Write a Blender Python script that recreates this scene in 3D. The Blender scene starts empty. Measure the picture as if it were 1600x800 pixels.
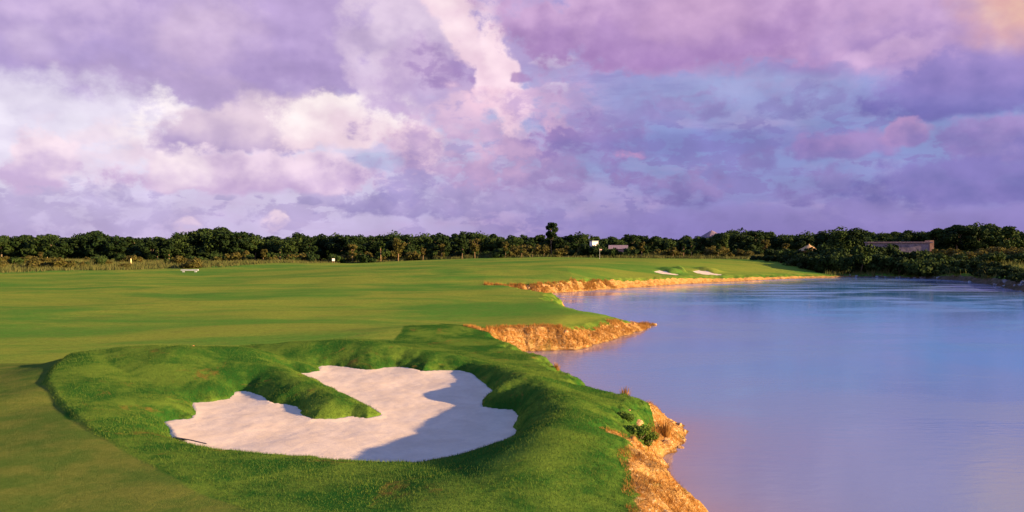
import bpy, math, random
import numpy as np
from mathutils import Vector
R = math.radians
random.seed(7); rng = np.random.default_rng(7)
sc = bpy.context.scene
col = sc.collection

# ------------------------------------------------------------------ camera
F = 1256.0; PITCH = math.atan(15 / F); CAMH = 5.0
cam = bpy.data.cameras.new('camera'); co = bpy.data.objects.new('camera', cam); col.objects.link(co)
co.location = (0, 0, CAMH); co.rotation_euler = (R(90) - PITCH, 0, 0)
cam.sensor_width = 36; cam.lens = F / 1600 * 36; cam.clip_start = 0.1; cam.clip_end = 8000
sc.camera = co
def ray(px, py):
    dx = (px - 800) / F; dv = -(py - 400) / F
    return dx, math.cos(PITCH) + dv * math.sin(PITCH), -math.sin(PITCH) + dv * math.cos(PITCH)
def at(px, py, z=0.0):
    d = ray(px, py); t = (z - CAMH) / d[2]
    return (d[0] * t, d[1] * t, z)
def atY(px, py, Y):
    d = ray(px, py); t = Y / d[1]
    return (d[0] * t, Y, CAMH + d[2] * t)
def azel(px, py):
    d = Vector(ray(px, py)).normalized()
    return math.atan2(d.x, d.y), math.asin(d.z)

# ------------------------------------------------------------------ light
SUN_AZ, SUN_EL = R(110), R(13)
EXPO = 1.6
sc.view_settings.view_transform = 'Standard'; sc.view_settings.look = 'None'
sc.view_settings.exposure = EXPO; sc.view_settings.gamma = 1; sc.view_settings.use_curve_mapping = False
sl = bpy.data.lights.new('sun', 'SUN'); so = bpy.data.objects.new('sun', sl); col.objects.link(so)
sl.energy = 5.0; sl.angle = R(0.5); sl.color = (1.0, 0.66, 0.34)
sd = Vector((math.sin(SUN_AZ) * math.cos(SUN_EL), math.cos(SUN_AZ) * math.cos(SUN_EL), math.sin(SUN_EL)))
so.rotation_euler = sd.to_track_quat('Z', 'Y').to_euler()

def lin(c, k=1.0):
    out = []
    for v in c:
        v = v / 255.0
        out.append((v / 12.92 if v <= 0.04045 else ((v + 0.055) / 1.055) ** 2.4) * k)
    return tuple(out) + (1.0,)
SK = 2 ** (-EXPO)

# ------------------------------------------------------------------ world / sky
w = bpy.data.worlds.new('World'); sc.world = w; w.use_nodes = True
nt = w.node_tree; nt.nodes.clear()
def nd(tree, typ, **kw):
    n = tree.nodes.new(typ)
    for k, v in kw.items(): setattr(n, k, v)
    return n
def setin(tree, sock, v):
    if isinstance(v, bpy.types.NodeSocket): tree.links.new(v, sock)
    else: sock.default_value = v
def math_(tree, op, a, b=None, c=None, clamp=False):
    n = nd(tree, 'ShaderNodeMath', operation=op); n.use_clamp = clamp
    for i, v in enumerate((a, b, c)):
        if v is not None: setin(tree, n.inputs[i], v)
    return n.outputs[0]
def mapr(tree, v, a, b, c=0.0, d=1.0, smooth=True):
    n = nd(tree, 'ShaderNodeMapRange'); n.interpolation_type = 'SMOOTHSTEP' if smooth else 'LINEAR'
    for i, q in enumerate((v, a, b, c, d)): setin(tree, n.inputs[i], q)
    return n.outputs[0]
def mixc(tree, f, a, b, blend='MIX'):
    n = nd(tree, 'ShaderNodeMix', data_type='RGBA', blend_type=blend)
    setin(tree, n.inputs[0], f); setin(tree, n.inputs[6], a); setin(tree, n.inputs[7], b)
    return n.outputs[2]
def noise(tree, vec, scale, detail=4.0, rough=0.55, dist=0.0, out=0):
    n = nd(tree, 'ShaderNodeTexNoise'); n.inputs['Scale'].default_value = scale
    n.inputs['Detail'].default_value = detail; n.inputs['Roughness'].default_value = rough
    n.inputs['Distortion'].default_value = dist
    if vec is not None: tree.links.new(vec, n.inputs['Vector'])
    return n.outputs[out]
def vmath(tree, op, a, b=None, c=None):
    n = nd(tree, 'ShaderNodeVectorMath', operation=op)
    for i, v in enumerate((a, b, c)):
        if v is not None: setin(tree, n.inputs[i], v)
    return n.outputs[0]

tc = nd(nt, 'ShaderNodeTexCoord')
dirn = vmath(nt, 'NORMALIZE', tc.outputs['Generated'])
sx = nd(nt, 'ShaderNodeSeparateXYZ'); nt.links.new(dirn, sx.inputs[0])
az = math_(nt, 'ARCTAN2', sx.outputs[0], sx.outputs[1])
el = math_(nt, 'ARCSINE', sx.outputs[2])
cb = nd(nt, 'ShaderNodeCombineXYZ'); nt.links.new(az, cb.inputs[0]); nt.links.new(el, cb.inputs[1])
P0 = cb.outputs[0]
nco = vmath(nt, 'MULTIPLY', dirn, (1.0, 1.0, 1.3))
wcol = noise(nt, nco, 8.0, 3.0, 0.5, 0.0, 1)
wv = vmath(nt, 'MULTIPLY', vmath(nt, 'SUBTRACT', wcol, (0.5, 0.5, 0.5)), (0.05, 0.03, 0.0))
wcol2 = noise(nt, nco, 34.0, 3.0, 0.5, 0.0, 1)
wv2 = vmath(nt, 'MULTIPLY', vmath(nt, 'SUBTRACT', wcol2, (0.5, 0.5, 0.5)), (0.026, 0.022, 0.0))
P = vmath(nt, 'ADD', vmath(nt, 'ADD', P0, wv), wv2)
n_edge = noise(nt, nco, 22.0, 7.0, 0.60)
nco2 = vmath(nt, 'ADD', nco, (0.012, -0.004, 0.014))
n_a = noise(nt, nco, 12.0, 4.0, 0.46)
n_b = noise(nt, nco2, 12.0, 4.0, 0.46)
relief = math_(nt, 'SUBTRACT', n_a, n_b)            # billow relief
edge = math_(nt, 'SUBTRACT', n_edge, 0.5)
frag = mapr(nt, noise(nt, vmath(nt, 'MULTIPLY', dirn, (1.0, 1.0, 1.7)), 38.0, 5.0, 0.6, 0.3), 0.36, 0.56, 0.25, 1.0)

# clear-sky gradient
azr = mapr(nt, az, -0.30, 0.22)
low = mixc(nt, azr, lin((200, 185, 226), SK), lin((138, 126, 194), SK))
mid = mixc(nt, azr, lin((222, 212, 238), SK), lin((134, 144, 203), SK))
hig = mixc(nt, azr, lin((206, 184, 222), SK), lin((168, 150, 206), SK))
base = mixc(nt, mapr(nt, el, 0.015, 0.11), low, mid)
base = mixc(nt, mapr(nt, el, 0.13, 0.30), base, hig)
zen = lin((88, 146, 236), SK)
base = mixc(nt, mapr(nt, el, 0.33, 0.75), base, zen)
# soft general cloud veil
gen = noise(nt, vmath(nt, 'MULTIPLY', dirn, (1.0, 1.0, 2.6)), 5.0, 8.0, 0.6, 0.2)
veil = mapr(nt, gen, 0.46, 0.68)
base = mixc(nt, math_(nt, 'MULTIPLY', veil, mapr(nt, el, .3, .8, .5, .15)), base, lin((190, 160, 208), SK))
brk = noise(nt, vmath(nt, 'MULTIPLY', dirn, (1.0, 1.0, 2.2)), 17.0, 7.0, 0.6, 0.15)
brm = mapr(nt, brk, 0.515, 0.575)
brc = mixc(nt, azr, lin((176, 158, 208), SK), lin((130, 117, 187), SK))
base = mixc(nt, math_(nt, 'MULTIPLY', brm, mapr(nt, el, .20, .12, 0.15, .75)), base, brc)
streak = noise(nt, vmath(nt, 'MULTIPLY', dirn, (1.0, 1.0, 6.0)), 14.0, 6.0, 0.62)
base = mixc(nt, math_(nt, 'MULTIPLY', mapr(nt, streak, 0.5, 0.68), 0.45), base, mixc(nt, azr, lin((190, 172, 214), SK), lin((128, 118, 186), SK)))

spx = nd(nt, 'ShaderNodeSeparateXYZ'); nt.links.new(P, spx.inputs[0]); PX_, PY_ = spx.outputs[0], spx.outputs[1]
def cloud(cur, px, py, rx, ry, top, bot, soft, alpha, flat, rot, ek):
    a_, e_ = azel(px, py)
    cr_, sr_ = math.cos(R(rot)), math.sin(R(rot)); ax, ay = rx / F, ry / F
    ek *= 1.7; soft *= .62
    def lin2(u, v):       # u*x + v*y - (u*cx + v*cy)
        k = -(u * a_ + v * e_)
        if abs(u) < 1e-9: return math_(nt, 'MULTIPLY_ADD', PY_, v, k)
        if abs(v) < 1e-9: return math_(nt, 'MULTIPLY_ADD', PX_, u, k)
        return math_(nt, 'MULTIPLY_ADD', PX_, u, math_(nt, 'MULTIPLY_ADD', PY_, v, k))
    qx = lin2(cr_ / ax, sr_ / ax); qy = lin2(-sr_ / ay, cr_ / ay)
    ln = math_(nt, 'SQRT', math_(nt, 'MULTIPLY_ADD', qx, qx, math_(nt, 'MULTIPLY', qy, qy)))
    a = mapr(nt, math_(nt, 'MULTIPLY_ADD', edge, ek, ln), 1 + soft, 1 - soft, 0.0, alpha)
    if flat > -5:
        fl = mapr(nt, math_(nt, 'MULTIPLY_ADD', edge, 0.5, qy), flat - .22, flat + .12)
        a = math_(nt, 'MULTIPLY', a, fl)
    if ek > 2.3: a = math_(nt, 'MULTIPLY', a, frag)
    cf = mapr(nt, math_(nt, 'MULTIPLY_ADD', qy, 0.55, shade), -.1, 1.1)
    return mixc(nt, a, cur, mixc(nt, cf, lin(bot, SK), lin(top, SK)))
shade = math_(nt, 'MULTIPLY_ADD', relief, 2.8, math_(nt, 'MULTIPLY_ADD', edge, 1.25, 0.48))

# (px, py, rx, ry, top, bottom, softness, alpha, flat, rot, edge)
B = [
 # big upper left mass
 (150, 20, 420, 130, (206, 180, 218), (178, 152, 204), .30, .95, -9, 0, .9),
 (480, 70, 190, 110, (186, 160, 208), (168, 142, 196), .35, .9, -9, 0, .9),
 (130, 130, 260, 50, (180, 156, 208), (160, 136, 194), .5, .8, -9, -2, 1),
 (330, 165, 180, 45, (184, 158, 202), (170, 146, 192), .5, .8, -9, -6, 1),
 (330, 60, 70, 45, (226, 200, 224), (206, 178, 214), .8, .65, -9, 20, 1.2),
 (55, 70, 30, 25, (218, 196, 226), (206, 180, 218), .8, .5, -9, 0, 1.2),
 # pale gap and puffs left
 (90, 205, 210, 62, (240, 230, 245), (228, 216, 240), .6, .85, -9, 0, .8),
 (150, 235, 70, 50, (244, 222, 234), (226, 204, 230), .5, .75, -9, 0, 1.5),
 (255, 212, 62, 48, (253, 240, 243), (236, 212, 232), .5, .95, -9, 15, 1.5),
 (66, 250, 42, 38, (250, 226, 238), (200, 172, 216), .3, 1, -9, 0, 1.1),
 # cream lit cloud
 (390, 210, 125, 42, (216, 190, 212), (172, 146, 200), .4, .95, -.5, 4, .9),
 (450, 185, 120, 40, (230, 206, 220), (206, 180, 210), .5, .8, -9, 10, .9),
 (540, 190, 112, 50, (254, 238, 238), (240, 212, 226), .3, 1, -.75, 4, 1.0),
 (600, 180, 70, 42, (254, 240, 240), (242, 214, 228), .35, .95, -9, 0, 1.2),
 (655, 225, 48, 48, (246, 216, 228), (222, 186, 216), .4, .9, -9, -30, 1.3),
 (592, 252, 42, 18, (188, 192, 226), (180, 178, 220), .5, .8, -9, 0, 1),
 # pink bank
 (400, 275, 180, 38, (238, 212, 232), (196, 166, 212), .25, 1, -.6, 0, 1.0),
 (290, 268, 50, 32, (250, 230, 238), (222, 196, 226), .4, .9, -.7, 0, 1.2),
 (500, 268, 76, 30, (240, 214, 232), (200, 170, 214), .3, .9, -.7, 0, 1.2),
 # lower left bank
 (110, 335, 190, 30, (184, 168, 214), (176, 160, 208), .3, .85, -9, 0, 1.5),
 (185, 306, 24, 14, (178, 162, 208), (170, 154, 204), .4, .8, -.5, 0, 1.5),
 (483, 316, 22, 9, (168, 152, 204), (158, 144, 198), .4, .9, -.5, 0, 1),
 (350, 306, 16, 5, (178, 162, 208), (168, 154, 204), .4, .8, -.5, 0, 1),
 (301, 350, 12, 10, (240, 212, 230), (214, 190, 222), .6, .7, -9, 0, 2.2),
 (438, 345, 10, 13, (244, 218, 232), (222, 196, 226), .6, .8, -9, 0, 2.0),
 (426, 355, 18, 9, (236, 210, 230), (208, 184, 220), .6, .7, -9, 0, 2.2),
 # centre
 (640, 50, 100, 80, (228, 206, 226), (200, 176, 212), .5, .85, -9, 0, 1.3),
 (600, 120, 50, 50, (222, 200, 224), (208, 182, 216), .5, .8, -9, 0, 1.2),
 (700, 130, 110, 70, (204, 176, 212), (178, 150, 202), .5, .8, -9, 0, 1.3),
 (680, 108, 42, 36, (170, 138, 190), (158, 126, 184), .5, .85, -9, 0, 1.5),
 (734, 108, 26, 34, (166, 132, 188), (158, 124, 184), .4, .85, -9, 0, 1.5),
 (800, 60, 90, 70, (190, 166, 210), (178, 152, 204), .6, .7, -9, 0, 1.2),
 (745, 250, 150, 75, (214, 180, 212), (164, 138, 196), .5, .9, -9, 0, 1.6),
 (720, 185, 60, 50, (232, 196, 218), (196, 164, 208), .5, .8, -9, 0, 1.5),
 (785, 118, 36, 100, (255, 226, 236), (242, 206, 226), .3, 1, -9, 14, 1.2),
 (725, 42, 30, 72, (250, 224, 232), (240, 206, 224), .3, 1, -9, 38, 1.0),
 (700, 0, 34, 30, (250, 226, 232), (242, 210, 226), .4, .9, -9, 0, 1.0),
 (800, 165, 60, 26, (244, 204, 222), (224, 184, 214), .45, .9, -9, 0, 1.5),
 (812, 122, 20, 10, (178, 138, 190), (166, 128, 186), .4, .85, -9, 0, 1.3),
 (860, 195, 22, 16, (250, 200, 214), (224, 176, 210), .5, .8, -9, -30, 1.5),
 (862, 98, 34, 9, (218, 200, 226), (200, 178, 214), .5, .8, -9, 0, 1),
 (865, 140, 20, 6, (222, 204, 228), (206, 186, 218), .5, .8, -9, 0, 1),
 (870, 165, 80, 40, (196, 164, 208), (176, 150, 202), .6, .7, -9, 0, 1.5),
 (900, 238, 95, 42, (152, 122, 186), (128, 106, 178), .35, .9, -9, -5, 1.7),
 (960, 222, 75, 48, (150, 128, 190), (140, 116, 184), .5, .75, -9, 0, 1.7),
 (985, 242, 26, 8, (232, 166, 206), (200, 144, 196), .7, .85, -9, 4, 1.6),
 (900, 265, 46, 18, (146, 158, 208), (142, 150, 204), .6, .6, -9, 0, 1),
 (830, 285, 105, 36, (160, 134, 190), (138, 118, 182), .4, .9, -.6, 0, 1.6),
 (770, 262, 60, 36, (212, 174, 208), (190, 156, 202), .6, .7, -9, 0, 1.6),
 (685, 318, 180, 26, (166, 150, 202), (142, 128, 190), .4, .85, -.8, 0, 1.8),
 (640, 290, 50, 24, (168, 152, 206), (150, 136, 196), .4, .8, -9, 0, 1.8),
 # right top mass
 (1220, 10, 420, 100, (208, 170, 210), (174, 134, 190), .22, .95, -9, 1, .9),
 (1060, 72, 190, 34, (180, 142, 196), (164, 124, 186), .5, .8, -9, 0, 1),
 (1090, 30, 80, 40, (216, 176, 212), (204, 164, 206), .8, .7, -9, 0, 1),
 (1480, 50, 170, 70, (202, 166, 208), (170, 138, 198), .4, .85, -9, 0, 1),
 (1400, 78, 70, 16, (218, 182, 220), (196, 160, 208), .6, .8, -9, 8, 1.2),
 (1250, 112, 70, 10, (150, 126, 190), (140, 118, 186), .5, .7, -9, 0, 1.2),
 (1170, 150, 170, 34, (160, 168, 214), (146, 154, 207), .8, .7, -9, 0, .8),
 (1000, 170, 60, 26, (150, 140, 196), (138, 128, 190), .6, .6, -9, 0, 1.7),
 (1085, 172, 56, 30, (158, 142, 198), (134, 122, 186), .4, .85, -.5, 0, 1.7),
 (1290, 158, 44, 24, (140, 130, 190), (126, 118, 184), .5, .75, -.6, 0, 1.7),
 (1230, 175, 42, 14, (138, 128, 190), (126, 118, 184), .5, .75, -.6, 0, 1.7),
 (1365, 170, 24, 15, (136, 126, 190), (124, 116, 184), .4, .8, -.6, 0, 1.5),
 (1520, 140, 125, 52, (136, 120, 190), (110, 100, 178), .4, .9, -.7, 0, 1.2),
 (1560, 100, 80, 40, (160, 136, 198), (134, 118, 188), .6, .7, -9, 0, 1.2),
 (1120, 225, 200, 20, (122, 120, 190), (118, 114, 186), .7, .5, -9, 0, .8),
 (1320, 236, 78, 28, (164, 132, 192), (122, 106, 180), .4, .85, -.45, 0, 1.3),
 (1412, 216, 34, 24, (196, 152, 200), (142, 118, 186), .35, .9, -.6, 0, 1.2),
 (1570, 220, 85, 34, (166, 138, 200), (130, 112, 184), .4, .85, -.6, 0, 1.3),
 (1175, 262, 26, 20, (132, 116, 182), (124, 112, 182), .5, .8, -9, 20, 1.6),
 (1075, 300, 58, 34, (150, 128, 190), (112, 100, 174), .35, .9, -.55, 0, 1.5),
 (1240, 310, 46, 16, (128, 112, 182), (112, 102, 176), .4, .85, -.5, 0, 1.5),
 (1290, 296, 42, 32, (138, 122, 188), (114, 104, 178), .5, .8, -.5, 0, 1.6),
 (1365, 302, 24, 15, (126, 112, 184), (112, 104, 178), .4, .85, -.6, 0, 1.4),
 (1520, 292, 125, 44, (128, 114, 188), (100, 94, 174), .4, .85, -.5, 0, 1.3),
 (1300, 345, 420, 22, (138, 124, 192), (130, 118, 188), .5, .7, -9, 0, 1),
 # glow of the low sun caught in the cloud at the upper right, going on past the frame
 (1622, -12, 76, 62, (246, 208, 166), (234, 180, 172), .8, .95, -9, 0, .1),
 (1960, -200, 250, 200, (240, 190, 160), (220, 160, 168), .6, .8, -9, 0, .6),
 # clouds above the frame
 (1100, -240, 420, 110, (206, 166, 206), (190, 150, 196), .5, .8, -9, 0, 1.2),
 (350, -220, 360, 120, (214, 186, 220), (186, 158, 206), .5, .8, -9, 0, 1.2),
 (760, -420, 300, 90, (220, 190, 220), (190, 162, 208), .5, .8, -9, 0, 1.2),
]
cur = base
for row_ in B: cur = cloud(cur, *row_)
gain = math_(nt, 'MULTIPLY_ADD', relief, 0.6, 1.05)
hs = nd(nt, 'ShaderNodeHueSaturation'); nt.links.new(cur, hs.inputs['Color']); nt.links.new(gain, hs.inputs['Value'])
bg = nd(nt, 'ShaderNodeBackground'); nt.links.new(hs.outputs[0], bg.inputs['Color']); bg.inputs['Strength'].default_value = 1.0
skyt = nd(nt, 'ShaderNodeTexSky', sky_type='NISHITA'); skyt.sun_disc = False
skyt.sun_elevation = SUN_EL; skyt.sun_rotation = SUN_AZ; skyt.altitude = 0; skyt.air_density = 1.0; skyt.dust_density = 1.0
bg2 = nd(nt, 'ShaderNodeBackground'); nt.links.new(skyt.outputs[0], bg2.inputs['Color']); bg2.inputs['Strength'].default_value = 0.05
ms = nd(nt, 'ShaderNodeMixShader'); ms.inputs[0].default_value = 0.92
nt.links.new(bg2.outputs[0], ms.inputs[1]); nt.links.new(bg.outputs[0], ms.inputs[2])
wo = nd(nt, 'ShaderNodeOutputWorld'); nt.links.new(ms.outputs[0], wo.inputs[0])
w.cycles.sampling_method = 'MANUAL'; w.cycles.sample_map_resolution = 512

# ------------------------------------------------------------------ helpers
def tag(o, label=None, cat=None, group=None, kind=None):
    if label: o['label'] = label
    if cat: o['category'] = cat
    if group: o['group'] = group
    if kind: o['kind'] = kind
    return o
def empty(name, loc, rz=0.0, label=None, cat=None, group=None):
    o = bpy.data.objects.new(name, None); col.objects.link(o); o.empty_display_size = 0.3
    o.location = loc; o.rotation_euler = (0, 0, rz)
    return tag(o, label, cat, group)
def link(name, me, parent=None):
    o = bpy.data.objects.new(name, me); col.objects.link(o)
    if parent: o.parent = parent
    return o
def mesh_np(name, V, T, mat, smooth=False, attrs=None):
    V = np.asarray(V, np.float32); T = np.asarray(T, np.int32); k = T.shape[1]
    me = bpy.data.meshes.new(name)
    me.vertices.add(len(V)); me.vertices.foreach_set('co', V.ravel())
    me.loops.add(T.size); me.loops.foreach_set('vertex_index', T.ravel())
    me.polygons.add(len(T)); me.polygons.foreach_set('loop_start', np.arange(0, T.size, k, dtype=np.int32))
    me.polygons.foreach_set('loop_total', np.full(len(T), k, np.int32))
    if smooth: me.polygons.foreach_set('use_smooth', np.ones(len(T), bool))
    for an, av in (attrs or {}).items():
        at_ = me.attributes.new(an, 'FLOAT', 'POINT'); at_.data.foreach_set('value', np.asarray(av, np.float32))
    me.update(calc_edges=True); me.materials.append(mat)
    return me
class MB:
    def __init__(s): s.v = []; s.f = []
    def quad(s, *p):
        n = len(s.v); s.v += [tuple(q) for q in p]; s.f.append(tuple(range(n, n + len(p))))
    def box(s, c, h, rz=0.0):
        n = len(s.v); cr, sr = math.cos(rz), math.sin(rz)
        for dz in (-1, 1):
            for dx, dy in ((-1, -1), (1, -1), (1, 1), (-1, 1)):
                x, y = dx * h[0], dy * h[1]
                s.v.append((c[0] + x * cr - y * sr, c[1] + x * sr + y * cr, c[2] + dz * h[2]))
        for f in ((0, 3, 2, 1), (4, 5, 6, 7), (0, 1, 5, 4), (1, 2, 6, 5), (2, 3, 7, 6), (3, 0, 4, 7)):
            s.f.append(tuple(n + i for i in f))
    def tube(s, pts, rad, n=7):
        base = len(s.v); pts = [Vector(p) for p in pts]
        for i, p in enumerate(pts):
            t = (pts[min(i + 1, len(pts) - 1)] - pts[max(i - 1, 0)]).normalized()
            u = t.cross(Vector((0.3, 0.9, 0.1)) if abs(t.z) > .7 else Vector((0, 0, 1))).normalized(); v = t.cross(u)
            for k in range(n):
                a = 2 * math.pi * k / n
                s.v.append(tuple(p + (u * math.cos(a) + v * math.sin(a)) * rad[i]))
        for i in range(len(pts) - 1):
            for k in range(n):
                a = base + i * n + k; b = base + i * n + (k + 1) % n
                s.f.append((a, b, b + n, a + n))
        s.f.append(tuple(base + k for k in reversed(range(n)))); e = base + (len(pts) - 1) * n
        s.f.append(tuple(e + k for k in range(n)))
    def cone(s, c, r0, r1, h, n=14, jag=0.0):
        b = len(s.v)
        for k in range(n):
            a = 2 * math.pi * k / n; s.v.append((c[0] + r0 * math.cos(a), c[1] + r0 * math.sin(a), c[2] + random.uniform(-jag, jag)))
        for k in range(n):
            a = 2 * math.pi * k / n; s.v.append((c[0] + r1 * math.cos(a), c[1] + r1 * math.sin(a), c[2] + h))
        for k in range(n): s.f.append((b + k, b + (k + 1) % n, b + n + (k + 1) % n, b + n + k))
        s.f.append(tuple(b + n + k for k in range(n))); s.f.append(tuple(b + k for k in reversed(range(n))))
    def mesh(s, name, m, smooth=False):
        me = bpy.data.meshes.new(name); me.from_pydata(s.v, [], s.f); me.materials.append(m)
        if smooth: me.polygons.foreach_set('use_smooth', [True] * len(s.f))
        me.update(); return me
    def obj(s, name, m, parent=None, smooth=False): return link(name, s.mesh(name, m, smooth), parent)

# numpy value noise
def vnoise(x, y, seed=0):
    xi = np.floor(x).astype(np.int64); yi = np.floor(y).astype(np.int64); fx = x - xi; fy = y - yi
    fx = fx * fx * (3 - 2 * fx); fy = fy * fy * (3 - 2 * fy)
    def h(a, b):
        n = (a * 374761393 + b * 668265263 + seed * 974634777) & 0xffffffff
        n = ((n ^ (n >> 13)) * 1274126177) & 0xffffffff
        return ((n ^ (n >> 16)) & 0xffff) / 65535.0
    return (h(xi, yi) * (1 - fx) + h(xi + 1, yi) * fx) * (1 - fy) + (h(xi, yi + 1) * (1 - fx) + h(xi + 1, yi + 1) * fx) * fy
def fbm(x, y, oct=4, seed=0):
    s = 0; a = .5; t = 0
    for i in range(oct):
        s = s + a * vnoise(x * 2 ** i, y * 2 ** i, seed + i * 17); t += a; a *= .5
    return s / t
def sstep(a, b, x):
    t = np.clip((x - a) / (b - a), 0, 1); return t * t * (3 - 2 * t)
def sdf(x, y, poly):               # negative inside
    d2 = np.full(x.shape, 1e18); ins = np.zeros(x.shape, bool); n = len(poly)
    for i in range(n):
        ax, ay = poly[i][:2]; bx, by = poly[(i + 1) % n][:2]
        ex, ey = bx - ax, by - ay; L = ex * ex + ey * ey + 1e-12
        t = np.clip(((x - ax) * ex + (y - ay) * ey) / L, 0, 1)
        d2 = np.minimum(d2, (x - ax - t * ex) ** 2 + (y - ay - t * ey) ** 2)
        c = ((ay > y) != (by > y))
        xs = ax + (y - ay) * ex / (ey if abs(ey) > 1e-9 else 1e-9)
        ins ^= c & (x < xs)
    d = np.sqrt(d2); return np.where(ins, -d, d)
def crest(x, y, pts, wid):         # ridge height field; pts (x, y, z)
    best = np.full(x.shape, -9.0)
    for i in range(len(pts) - 1):
        ax, ay, az_ = pts[i]; bx, by, bz = pts[i + 1]
        ex, ey = bx - ax, by - ay; L = ex * ex + ey * ey + 1e-12
        t = np.clip(((x - ax) * ex + (y - ay) * ey) / L, 0, 1)
        dd = (x - ax - t * ex) ** 2 + (y - ay - t * ey) ** 2
        best = np.maximum(best, (az_ + t * (bz - az_)) * np.exp(-dd / (wid * wid)))
    return best

# ------------------------------------------------------------------ outlines (world metres)
ZW = -1.4
def A(px, py, z): return at(px, py, z)[:2]
LAKE = [(4.8, 19.4), A(1062, 775, ZW), A(1046, 742, ZW), A(1036, 722, ZW), A(1055, 702, ZW), A(1077, 682, ZW), A(1070, 664, ZW), (5.4, 29.6),
        (4.7, 28.9), (4.1, 30.3), (3.4, 33.0), (2.6, 36.0), (1.7, 39.5), (.9, 42.6), (.1, 44.2), (-.9, 46.2), (-.3, 48.2), (1.2, 49.0), A(900, 547, ZW),
        A(950, 533, ZW), A(1000, 518, ZW), A(1027, 508, ZW), (10.9, 66.2), (8.2, 66), (6.0, 70), (4.6, 76), (5.6, 86), (2.9, 94), (.8, 101), (-1.8, 106), (-1.0, 108.2), (3.5, 108.2),
        A(900, 456, ZW), A(950, 452, ZW), A(1000, 448.5, ZW), A(1050, 445, ZW), A(1100, 442, ZW), A(1200, 437, ZW), A(1260, 434.5, ZW), A(1320, 433.3, ZW), A(1400, 434, ZW),
        A(1450, 435.5, ZW), A(1500, 438.5, ZW), A(1560, 447, ZW), A(1600, 456, ZW), (84, 97), (104, 66), (112, 22), (92, -18), (52, -26), (24, -20), (11, -8), (6.2, 2), (4.6, 9), (4.3, 15)]
def zs(y): return -0.5 + 0.045 * (np.clip(y, 16, 40) - 22)
def sandpt(px, py, zo=0.0):
    d = ray(px, py)                 # 5 + t dz = -0.5 + .045 (t dy - 22) + zo
    t = (-0.5 - .045 * 22 + zo - CAMH) / (d[2] - .045 * d[1]); return (d[0] * t, d[1] * t)
BUNK = [sandpt(*p) for p in [
    (255, 661), (272, 658), (298, 656), (303, 645), (300, 630), (330, 628), (357, 623), (370, 612), (385, 611), (408, 620), (425, 632), (450, 634), (466, 637), (474, 650), (490, 656),
    (520, 656), (548, 652), (575, 655), (593, 651), (592, 646, 0), (573, 633, .05), (545, 620, .08), (520, 606, .10), (500, 597, .10), (478, 588, .08), (462, 583, .03),
    (482, 584), (497, 580), (502, 572), (515, 571), (540, 574), (560, 577), (580, 578), (600, 575), (618, 574), (640, 577), (660, 582), (690, 580), (720, 580), (736, 585),
    (750, 596), (760, 603), (773, 614), (765, 622), (752, 630), (750, 637), (772, 639), (800, 641), (813, 650), (809, 664), (801, 676), (801, 688), (806, 701), (795, 711),
    (760, 723), (700, 731), (640, 736), (580, 734), (520, 729), (450, 723), (400, 719), (350, 713), (300, 701), (274, 692), (268, 676)]]
CR1 = [at(*p) for p in [(92, 605, .34), (118, 572, .55), (155, 556, .7), (200, 550, .8), (280, 547, .92), (360, 549, .80), (430, 571, .44), (500, 596, .27), (552, 624, .04), (585, 643, -.08)]]
CR2 = [at(*p) for p in [(380, 546, .40), (420, 543, .50), (460, 539, .62), (520, 536, .74), (600, 540, .72), (680, 551, .6), (750, 566, .55), (818, 583, .74), (853, 610, .80), (872, 650, .78), (868, 692, .62), (832, 730, .42), (760, 750, .26), (680, 762, .1)]]
CR3 = [at(*p) for p in [(70, 625, .1), (150, 690, .12), (280, 740, .08)]]
def FB(px, py): Yq = (141.5 if px < 1070 else 148.5) + (430 - py) * .9; return ((px - 800) / F * Yq, Yq)
FBS = [  # far bunkers: sand outlines
    [FB(px, py) for px, py in [(1021, 427), (1030, 423), (1038, 423.5), (1046, 427), (1062, 427.5), (1055, 430), (1035, 430)]],
    [FB(px, py) for px, py in [(1083, 425), (1092, 422), (1104, 423), (1116, 426), (1131, 426.5), (1124, 429), (1100, 430), (1088, 428)]]]
def far_shore(x): return np.interp(x, [-200, -4, 9, 20, 34, 49, 66, 90, 300], [106, 108, 113, 128, 141, 155, 166, 160, 160])

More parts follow.
